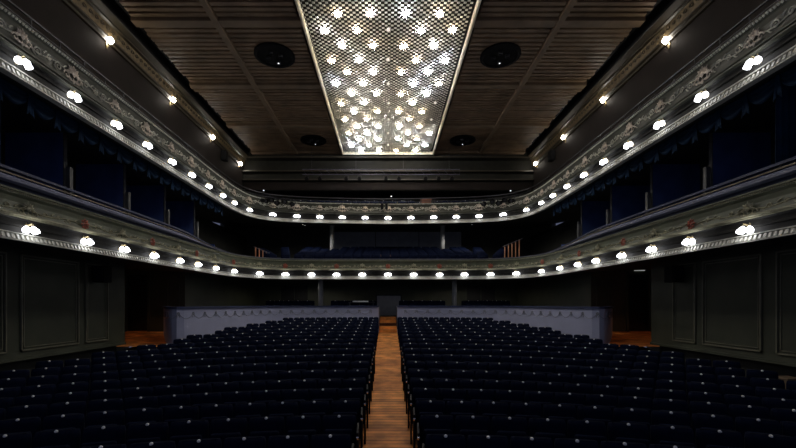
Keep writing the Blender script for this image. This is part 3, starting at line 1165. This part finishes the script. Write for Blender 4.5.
for side, nm in ((-1, 'left'), (1, 'right')):
    root = empty('stalls_parapet', W(side * 4.6, 21.75, floor_h(4.6, 21.75)))
    tag(root, 'white curved parapet with small garlands behind the %s stalls' % nm, 'parapet wall', 'white parapets')
    pts = curve(PAR)
    N = len(pts)
    face, back, cap = [], [], []
    nrm = []
    for i, p in enumerate(pts):
        t = (pts[min(i + 1, N - 1)] - pts[max(i - 1, 0)]).normalized()
        n = Vector((-t.y, t.x, 0))      # right-hand travel outwards: left is away from the stage
        nrm.append((n, t))

    def S(p, h):
        return W(side * p.x, p.y, h) - root.location
    rows, rows2 = [], []
    for p, (n, t) in zip(pts, nrm):
        q = p + n * 0.12
        rows.append([S(p, -3.0), S(p, -0.20), S(q, -0.20), S(q, -3.0)])
        a, b = p - n * 0.05, p + n * 0.17
        rows2.append([S(a, -0.20), S(a, -0.12), S(b, -0.12), S(b, -0.20)])
    m = MB()
    m.quad_grid(rows, close=True)
    m.f.append((0, 1, 2, 3))
    m.f.append(tuple(len(m.v) - 4 + i for i in (3, 2, 1, 0)))
    m.fixed().build('panel', 'barrier', root)
    m = MB()
    m.quad_grid(rows2, close=True)
    m.f.append((0, 1, 2, 3))
    m.f.append(tuple(len(m.v) - 4 + i for i in (3, 2, 1, 0)))
    m.fixed().build('cap_rail', 'rail_blue', root)
    # garlands
    d = [0.0]
    for a, b in zip(pts, pts[1:]):
        d.append(d[-1] + (b - a).length)

    def par(s):
        import bisect
        i = min(max(bisect.bisect_right(d, s) - 1, 0), N - 2)
        u = (s - d[i]) / (d[i + 1] - d[i])
        return pts[i].lerp(pts[i + 1], u), nrm[i][0].lerp(nrm[i + 1][0], u).normalized(), nrm[i][1]
    gm = MB()
    for a in range(8):
        ang = 2 * PI * a / 8
        gm.octa((0.045 * math.cos(ang), -0.012, 0.045 * math.sin(ang)), Vector((0.03 * math.cos(ang), 0, 0.03 * math.sin(ang))),
                Vector((-0.022 * math.sin(ang), 0, 0.022 * math.cos(ang))), Vector((0, 0.02, 0)))
    for sg in (-1, 1):
        gm.octa((sg * 0.05, -0.01, -0.10), Vector((0.018, 0, 0)), Vector((sg * 0.015, 0, 0.07)), Vector((0, 0.015, 0)))
    gme = gm.mesh('wreath', 'barrier_relief')
    fm = MB()
    s = 0.45
    while s < d[-1] - 0.3:
        p, n, t = par(s)
        o = bpy.data.objects.new('wreath', gme)
        COL.objects.link(o)
        o.parent = root
        o.location = S(p - n * 0.005, -0.40)
        tv = Vector((side * t.x, t.y))
        ang = math.atan2(tv.y, tv.x) + (0 if side > 0 else PI)
        o.rotation_euler = (0, 0, ang)
        pl = []
        for k in range(9):
            u = k / 8
            pp, nn, tt = par(min(d[-1], s + 0.06 + u * 0.50))
            pl.append(S(pp - nn * 0.008, -0.40 - 0.04 - 0.16 * 4 * u * (1 - u)))
        fm.tube(pl, 0.008, 4)
        s += 0.62
    fm.build('festoon', 'barrier_relief', root)
    # grey cheek wall along the rear steps
    m = MB()
    x0, x1 = sorted((side * 0.52, side * 0.64))
    m.box(x0, x1, 22.44, 25.0, EYE + hb - 0.02, EYE - 0.15)
    tag(m.build('wall_steps_' + nm, 'grey_wall'), 'grey cheek wall on the %s of the rear steps' % nm, 'wall', kind='structure')

# grey screen facing the aisle at the top of the steps
root = empty('entrance_screen', W(0.05, 27.2, REAR_H))
tag(root, 'pale grey screen standing at the head of the aisle steps', 'screen')
m = MB()
m.box(-0.82, 0.82, -0.04, 0.04, 0.0, 1.36)
m.build('panel', 'grey_wall', root)
m = MB()
for q in ((-0.88, -0.80, 0, 1.42), (0.80, 0.88, 0, 1.42), (-0.88, 0.88, 1.34, 1.42)):
    m.box(q[0], q[1], -0.06, 0.06, q[2], q[3])
m.build('frame', 'dark_metal', root)

# columns at the rear
for i, (x, y, ha, hb_, r, lab) in enumerate(((-4.2, 25.0, REAR_H, 1.6, 0.15, 'slim grey column behind the white parapet, left of the aisle'),
                                             (4.15, 25.0, REAR_H, 1.6, 0.15, 'slim grey column behind the white parapet, right of the aisle'),
                                             (-3.95, 28.2, 2.9, 5.55, 0.16, 'slim grey column in the lower balcony seating, left of the centre'),
                                             (3.85, 28.2, 2.9, 5.55, 0.16, 'slim grey column in the lower balcony seating, right of the centre'))):
    root = empty('round_column', W(x, y, ha))
    tag(root, lab, 'column', 'rear columns')
    m = MB()
    m.lathe([(r, 0), (r, hb_ - ha)], 14)
    m.build('shaft', 'column', root, smooth=True)
    m = MB()
    m.lathe([(r * 1.35, 0), (r * 1.35, 0.08), (r, 0.12)], 14)
    m.lathe([(r, hb_ - ha - 0.12), (r * 1.35, hb_ - ha - 0.08), (r * 1.35, hb_ - ha)], 14)
    m.build('collar', 'column', root)


# ------------------------------------------------------------------ stalls seats
def seat_shapes():
    """meshes of one tip-up theatre seat facing -y, origin on the floor"""
    back = MB()
    rows = []
    n = 10
    for i in range(n + 1):              # from the bottom up; a padded, slightly leaning back with rounded top corners
        v = i / n
        z = 0.36 + v * 0.62
        lean = 0.06 + 0.13 * v
        hw = 0.269
        if v > 0.86:
            hw -= 0.016 * ((v - 0.86) / 0.14) ** 2
        th = 0.085 * (1 - 0.25 * v)
        if i == n:
            th *= 0.55
        row = []
        for k in range(9):
            u = k / 8 * 2 - 1
            row.append((u * hw, lean - th * (1 - 0.45 * u ** 4) + 0.02 * u * u, z - 0.004 * u ** 4 * v))
        for k in range(9):
            u = 1 - k / 8 * 2
            row.append((u * hw, lean + 0.03 * (1 - u ** 6) + 0.02 * u * u, z - 0.004 * u ** 4 * v))
        rows.append(row)
    back.quad_grid(rows, close=True)
    back.f.append(tuple(range(18))[::-1])
    back.f.append(tuple(n * 18 + i for i in range(18)))
    piping = MB()
    piping.tube([(-0.215, 0.185, 0.985), (-0.1, 0.172, 0.993), (0, 0.168, 0.995), (0.1, 0.172, 0.993), (0.215, 0.185, 0.985)], 0.0075, 5)
    plate = MB()
    plate.lathe([(0.024, 0), (0.023, 0.012), (0.014, 0.022), (0.004, 0.026)], 10, Matrix.Translation((0, 0.146, 0.976)) @ Matrix.Rotation(0.45, 4, 'X'))
    cush = rbox(-0.215, 0.215, -0.075, 0.03, 0.40, 0.83, 0.035, 2)      # tipped up against the back
    arm = join(rbox(0.235, 0.272, -0.30, 0.10, 0.60, 0.645, 0.012, 1), rbox(0.243, 0.265, -0.22, 0.09, 0.02, 0.60, 0.006, 1))
    base = MB()
    base.box(-0.20, 0.23, 0.0, 0.06, 0.30, 0.38)
    base.box(-0.25, 0.25, 0.03, 0.07, 0.0, 0.30)
    endp = rbox(-0.315, -0.278, -0.30, 0.22, 0.0, 0.86, 0.015, 2)
    endl = MB()
    endl.lathe([(0.028, 0), (0.026, 0.012), (0.012, 0.02)], 10, Matrix.Translation((-0.297, -0.298, 0.78)) @ Matrix.Rotation(PI / 2, 4, 'X'))
    return dict(backrest=back.fixed(), piping=piping.fixed(), number_stud=plate.fixed(), seat_cushion=cush, armrest=arm, seat_base=base, end_panel=endp, end_plate=endl)


SH = seat_shapes()
SMAT = dict(backrest='velvet', piping='seat_trim', number_stud='enamel', seat_cushion='velvet', armrest='seat_shell', seat_base='seat_shell', end_panel='seat_shell', end_plate='brass')
SMESH = {k: SH[k].mesh(k, SMAT[k], k in ('backrest', 'seat_cushion')) for k in SH}
MIRR = {}
for k in ('armrest', 'end_panel', 'end_plate'):
    mm = MB()
    mm.v = [(-x, y, z) for x, y, z in SH[k].v]
    mm.f = [tuple(reversed(f)) for f in SH[k].f]
    MIRR[k] = mm.mesh(k + '_mirrored', SMAT[k])


def make_seat(side, end):
    """side +1: armrest on the side away from the aisle; end adds the panel at the aisle"""
    root = empty('theatre_seat')

    def part(nm, me, par):
        o = bpy.data.objects.new(nm, me)
        COL.objects.link(o)
        o.parent = par
        return o
    b = part('backrest', SMESH['backrest'], root)
    part('piping', SMESH['piping'], b)
    part('number_stud', SMESH['number_stud'], b)
    part('seat_cushion', SMESH['seat_cushion'], root)
    part('armrest', SMESH['armrest'] if side > 0 else MIRR['armrest'], root)
    part('seat_base', SMESH['seat_base'], root)
    if end:
        e = part('end_panel', SMESH['end_panel'] if side > 0 else MIRR['end_panel'], root)
        part('end_plate', SMESH['end_plate'] if side > 0 else MIRR['end_plate'], e)
    return root


XMAX = [6.4, 7.3, 8.0, 8.6, 8.75, 8.75, 8.75, 8.75, 8.6, 8.4, 7.6, 7.25, 7.1, 7.0, 6.6, 6.2, 5.8, 5.35]
spots = []
for r, (zr, dd) in enumerate(SEAT_D):
    n = 0
    while True:
        arc = 0.76 + 0.552 * n
        x = R_ROW * math.sin(arc / R_ROW)
        if x > XMAX[r]:
            break
        for side in (-1, 1):
            y = zr - R_ROW + math.sqrt(R_ROW * R_ROW - x * x)
            spots.append((r, n, side, side * x, y, -side * arc / R_ROW))
        n += 1
indiv = spots[:300] if len(spots) > 330 else spots
rest = spots[len(indiv):]
protos = {(sd, e): make_seat(sd, e) for sd in (-1, 1) for e in (False, True)}
kids = children_of()
used = set()
for r, n, side, x, y, rz in indiv:
    key = (side, n == 0)
    if key in used:
        o = copy_tree(protos[key], kids)
    else:
        o = protos[key]
        used.add(key)
    o.location = W(x, y, floor_h(x, y))
    o.rotation_euler = (0, 0, rz)
    if n == 0:
        lab = 'navy theatre seat at the %s edge of the aisle, %s row from the stage' % ('left' if side < 0 else 'right', ORD[r])
    else:
        lab = 'navy theatre seat, %s %s of the aisle, in the %s row from the stage' % (ORD[n], 'left' if side < 0 else 'right', ORD[r])
    tag(o, lab, 'seat', 'navy seats in the stalls')


def bulk(spot_list, name, label, hfun, with_stud=True):
    body, studs, pip = MB(), MB(), MB()
    for x, y, rz in spot_list:
        M = Matrix.Translation(W(x, y, hfun(x, y))) @ Matrix.Rotation(rz, 4, 'Z')
        for tgt, keys in ((body, ('backrest', 'seat_cushion', 'seat_base')), (studs, ('number_stud',)), (pip, ('piping',))):
            for k in keys:
                b = len(tgt.v)
                tgt.v += [tuple(M @ Vector(v)) for v in SH[k].v]
                tgt.f += [tuple(i + b for i in f) for f in SH[k].f]
    o = body.build(name, 'velvet')
    tag(o, label, 'seats', kind='stuff')
    if with_stud:
        studs.build('number_studs', 'enamel', o)
        pip.build('piping', 'seat_trim', o)
    return o


if rest:
    bulk([(x, y, rz) for r, n, s, x, y, rz in rest], 'rear_stalls_seats', 'navy seats of the rear stalls rows in front of the white parapet', floor_h)


def follow(path, offs, s_lo, s_hi, gap=None):
    out = []
    for off in offs:
        s = path.L / 2 - s_lo
        while s < path.L / 2 + s_lo:
            p, nr, t = path.at(s)
            if not gap or abs(p.x) > gap:
                q = p + nr * off
                out.append((q.x, q.y, math.atan2(t.y, t.x)))
            s += 0.56
    return out


low_rows = follow(LOWER, [0.9 + 0.85 * k for k in range(7)], 6.3, 0)
bulk([s for s in low_rows if s[1] < 31.0 and abs(s[0]) < 10.5 and not (abs(abs(s[0]) - 3.9) < 0.5 and abs(s[1] - 28.2) < 0.7)], 'lower_balcony_seats', 'navy seats in rows on the lower balcony at the rear', lambda x, y: 1.76 + max(0, (y - 22.6)) * 0.225, False)
up_rows = follow(UPPER, [0.95 + 0.85 * k for k in range(8)], 7.0, 0)
bulk([s for s in up_rows if s[1] < 33.3 and abs(s[0]) < 9.6 and not (abs(s[0] - 2.45) < 0.75 and s[1] < 27.2)], 'gallery_seats', 'navy seats in the steep rows of the high rear gallery', lambda x, y: 5.36 + max(0, (y - 24.3)) * 0.205)
back_rows = [(sx * (0.95 + 0.56 * k), 24.0 + 0.9 * r, 0.0) for r in range(2) for k in range(12) for sx in (-1, 1)
             if abs(0.95 + .56 * k - 4.2) > 0.5 and not (sx < 0 and r == 0 and .95 + .56 * k < 2.6)]
bulk(back_rows, 'parapet_seats', 'navy seats standing just behind the white parapet', lambda x, y: REAR_H)

# ------------------------------------------------------------------ smaller equipment
# lighting bar hung before the bulkhead
root = empty('lighting_bar', W(-0.6, 26.2, 8.5))
tag(root, 'long black stage lighting bar hanging below the rear end of the ceiling', 'lighting bar')
m = MB()
m.tube([(-5.0, 0, 0.28), (5.3, 0, 0.28)], 0.03, 8)
m.tube([(-5.0, 0, -0.05), (5.3, 0, -0.05)], 0.03, 8)
for k in range(21):
    x = -5.0 + 10.3 * k / 20
    m.tube([(x, 0, 0.28), (x + (0.257 if k < 20 else 0), 0, -0.05)], 0.012, 5)
m.build('truss', 'truss_grey', root)
m = MB()
for x in (-4.4, -1.5, 1.6, 4.6):
    m.tube([(x, 0, 0.28), (x, 0, 1.75)], 0.012, 5)
m.build('drop_rod', 'dark_metal', root)
for k in range(12):
    x = -4.7 + k * 0.86
    if k in (0, 1, 3, 4, 6, 7, 9, 10, 11):
        sp = MB()
        M = Matrix.Translation((x, -0.02, -0.32)) @ Matrix.Rotation(PI / 2 + 0.4, 4, 'X')
        sp.lathe([(0.08, -0.18), (0.10, -0.1), (0.10, 0.12), (0.13, 0.2), (0.11, 0.2)], 10, M)
        s_ = sp.build('spotlight', 'black', root)
        y_ = MB()
        y_.tube([(x - 0.12, 0, -0.32), (x - 0.12, 0, -0.12), (x + 0.12, 0, -0.12), (x + 0.12, 0, -0.32)], 0.012, 5)
        y_.tube([(x, 0, -0.12), (x, 0, -0.03)], 0.015, 5)
        y_.build('yoke', 'dark_metal', s_)

# spotlights clamped to the corners of the upper balcony
sp = empty('balcony_spotlight')
m = MB()
m.lathe([(0.07, -0.17), (0.10, -0.12), (0.10, 0.12), (0.13, 0.22), (0.115, 0.22), (0.09, 0.15)], 12, Matrix.Rotation(PI / 2 + 0.25, 4, 'X'))
m.build('body', 'black', sp)
m = MB()
m.tube([(-0.13, 0, 0), (-0.13, 0.0, 0.2), (0.13, 0.0, 0.2), (0.13, 0, 0)], 0.013, 5)
m.tube([(0, 0.0, 0.2), (0, 0.12, 0.27), (0, 0.3, 0.27)], 0.015, 5)
m.build('yoke', 'dark_metal', sp)
m = MB()
m.lathe([(0.085, 0.0), (0.05, 0.012)], 10, Matrix.Rotation(PI / 2 + 0.25, 4, 'X') @ Matrix.Translation((0, 0, 0.15)))
m.build('lens', 'dark_metal', sp)
kids = children_of()
fs = True
for side in (-1, 1):
    for k, off in enumerate((96, 104.5, 112.5, 120.5, 128)):
        s = UPPER.find_ratio(off / 400)
        if side < 0:
            s = UPPER.L - s
        p, nr, t = UPPER.at(s)
        o = sp if fs else copy_tree(sp, kids)
        fs = False
        o.scale = (1.1, 1.1, 1.1)
        o.location = p + nr * -0.37 + Vector((0, 0, EYE + 5.92 + (0.08 if k % 2 else -0.02)))
        o.rotation_euler = (0, 0, math.atan2(t.y, t.x) + random.uniform(-.3, .3))
        tag(o, 'black spotlight clamped to the %s rear curve of the high balcony, %s from its centre' % ('left' if side < 0 else 'right', ORD[k]), 'spotlight', 'spotlights on the high balcony')

# two small projectors hung on the middle of the upper balcony, small beacons on its rail
for i, off in enumerate((-1.5, 3.0)):
    s = UPPER.L / 2 + off * 24.6 / 400
    p, nr, t = UPPER.at(UPPER.L / 2 + (off - 4.5) * 24.6 / 400)
    root = empty('hanging_speaker', p + nr * -0.12 + Vector((0, 0, EYE + 5.95)))
    root.rotation_euler = (0, 0, math.atan2(t.y, t.x))
    tag(root, 'small black box hung on the middle of the high balcony, %s of the pair' % ('left' if i == 0 else 'right'), 'speaker', 'small speakers on the high balcony')
    rbox(-0.08, 0.08, -0.08, 0.08, -0.16, 0.16, 0.015).build('cabinet', 'black', root)
    m = MB()
    m.tube([(0, 0.05, 0.1), (0, 0.06, 0.3), (0, 0.16, 0.3)], 0.015, 5)
    m.build('hook', 'dark_metal', root)
for i, (off, nm) in enumerate(((-123, 'left'), (3, 'middle'), (121, 'right'))):
    s = UPPER.find_ratio(abs(off) / 400)
    if off < 0:
        s = UPPER.L - s
    p, nr, t = UPPER.at(s)
    root = empty('rail_light', p + nr * 0.12 + Vector((0, 0, EYE + 6.50)))
    tag(root, 'tiny bright spotlight on the high balcony handrail at its %s' % (nm if nm == 'middle' else nm + ' rear curve'), 'light', 'small lights on the handrail')
    m = MB()
    m.lathe([(0.03, 0), (0.02, 0.02), (0.015, 0.10)], 8)
    m.build('stem', 'dark_metal', root)
    m = MB()
    m.lathe([(0.025, 0.10), (0.045, 0.12), (0.045, 0.15), (0.025, 0.17)], 8)
    m.build('head', 'spot_lens', root)

# speakers on the walls
for side, nm in ((-1, 'left'), (1, 'right')):
    y = 13.6
    root = empty('wall_speaker', W(side * 9.72, y, 1.02))
    tag(root, 'black box loudspeaker mounted high on the %s stalls wall' % nm, 'speaker', 'stalls wall speakers')
    mm = rbox(-0.2, 0.2, -0.2, 0.2, -0.30, 0.26, 0.02)
    mm.build('cabinet', 'black', root)
    mm = MB()
    x0, x1 = sorted((side * 0.18, side * 0.28))
    mm.box(x0, x1, -0.05, 0.05, -0.05, 0.05)
    mm.build('bracket', 'dark_metal', root)
    mm = rbox(-0.17, 0.17, -0.215, -0.195, -0.26, 0.22, 0.008)
    mm.build('grille', 'dark_metal', root)
    root = empty('wall_speaker', W(side * 9.8, 24.0, 8.85))
    tag(root, 'small black loudspeaker on the %s upper wall beyond the third sconce' % nm, 'speaker', 'upper wall speakers')
    mm = rbox(-0.15, 0.15, -0.2, 0.2, -0.3, 0.3, 0.04)
    mm.build('cabinet', 'black', root)
    mm = MB()
    x0, x1 = sorted((side * 0.1, side * 0.21))
    mm.box(x0, x1, -0.05, 0.05, -0.05, 0.05)
    mm.build('bracket', 'dark_metal', root)

# bench with a warm timber top in the centre of the lower balcony
root = empty('mixing_bench', W(-0.15, 24.0, 2.1))
tag(root, 'pinkish wooden bench top at the centre of the lower balcony front', 'bench')
m = rbox(-0.42, 0.42, -0.18, 0.18, 0.72, 0.80, 0.02)
m.build('bench_top', 'bench_wood', root)
for x in (-0.36, 0.36):
    m = MB()
    m.box(x - 0.03, x + 0.03, -0.12, 0.12, -0.02, 0.72)
    m.build('leg', 'dark_metal', root)
root = empty('control_desk', W(2.45, 25.9, 6.05))
tag(root, 'small orange wooden desk at the front of the high gallery, right of centre', 'desk')
rbox(-0.32, 0.32, -0.2, 0.2, 0.0, 0.62, 0.02).build('cabinet', 'desk_wood', root)
rbox(-0.36, 0.36, -0.24, 0.24, 0.62, 0.66, 0.01).build('desk_top', 'desk_wood', root)
# stair rails at the corners of the lower balcony
for side, nm in ((-1, 'left'), (1, 'right')):
    root = empty('stair_rail', W(side * 7.6, 24.4, 2.2))
    tag(root, 'slatted stair rail at the %s rear corner of the lower balcony' % nm, 'stair rail', 'corner stair rails')
    m = MB()
    for k in range(5):
        m.box(-0.5 + k * 0.22, -0.45 + k * 0.22, -0.03, 0.03, 0.0, 1.25 - 0.1 * k * -side)
    m.build('baluster', 'bench_wood', root)
    m = MB()
    m.tube([(-0.6, 0, 1.27), (0.6, 0, 1.27 + 0.5 * side)], 0.03, 6)
    m.build('handrail', 'grey_metal', root)
# equipment table behind the parapet
root = empty('equipment_table', W(-1.55, 23.35, REAR_H))
tag(root, 'table with pale blue papers behind the white parapet, left of the aisle', 'table')
m = rbox(-0.75, 0.75, -0.22, 0.22, 0.86, 0.90, 0.01)
m.build('table_top', 'dark_metal', root)
for sx in (-1, 1):
    for sy in (-1, 1):
        m = MB()
        m.box(sx * 0.68 - 0.02, sx * 0.68 + 0.02, sy * 0.18 - 0.02, sy * 0.18 + 0.02, 0.0, 0.86)
        m.build('leg', 'dark_metal', root)
root = empty('paper_stack', W(-1.55, 23.35, REAR_H + 0.90))
tag(root, 'heap of pale blue papers on the table behind the parapet', 'papers')
m = rbox(-0.5, 0.4, -0.14, 0.14, 0.0, 0.07, 0.01)
m.build('sheets', 'paper', root)
# low wooden step by the right wall
root = empty('wall_step', W(9.75, 9.75, floor_h(9.75, 9.75)))
tag(root, 'small brown wooden box standing against the right wall by the front rows', 'box')
rbox(-0.2, 0.2, -0.2, 0.2, 0.0, 0.52, 0.02).build('body', 'beam_wood', root)
rbox(-0.22, 0.22, -0.22, 0.22, 0.52, 0.56, 0.01).build('lid', 'beam_wood', root)
# recessed downlights; those at the landings and parapet are added to brighten them
DOWN = []
for side, nm in ((-1, 'left'), (1, 'right')):
    DOWN.append((side * 11.4, 16.9, 1.5, 20, (1.0, 0.48, 0.24), 'added downlight in the soffit, brightening the %s side landing' % nm))
    DOWN.append((side * 5.4, 25.7, 5.05, 170, (1.0, 0.96, 0.9), 'recessed downlight in the ceiling over the lower balcony, %s of centre' % nm))
    DOWN.append((side * 5.4, 26.2, 1.45, 60, (1.0, 0.92, 0.8), 'added downlight in the ceiling, brightening columns behind the %s white parapet' % nm))
for x, y, h, en, colr, lab in DOWN:
    root = empty('recessed_downlight', W(x, y, h))
    tag(root, lab, 'downlight', 'recessed downlights')
    m = MB()
    m.lathe([(0.09, 0.12), (0.09, 0.0), (0.12, 0.0), (0.12, 0.12)], 14)
    m.build('can', 'black', root)
    m = MB()
    m.lathe([(0.085, 0.03), (0.02, 0.025)], 12)
    m.build('lens', 'port_lens', root)
    ld = bpy.data.lights.new('downlight_bulb', 'SPOT')
    ld.energy = en
    ld.color = colr
    ld.spot_size = 3.05 if h != 1.5 else 1.7
    ld.spot_blend = 0.25
    ld.shadow_soft_size = 0.05
    lo = bpy.data.objects.new('downlight_bulb', ld)
    COL.objects.link(lo)
    lo.parent = root
    lo.location = (0, 0, 0.0)
# small lit sign over the right side door
m = rbox(11.7, 12.2, 18.98, 19.03, EYE + 1.55, EYE + 1.61, 0.01)
o = m.build('door_light', 'exit_glow')
tag(o, 'thin pale light strip above the right side door', 'light')
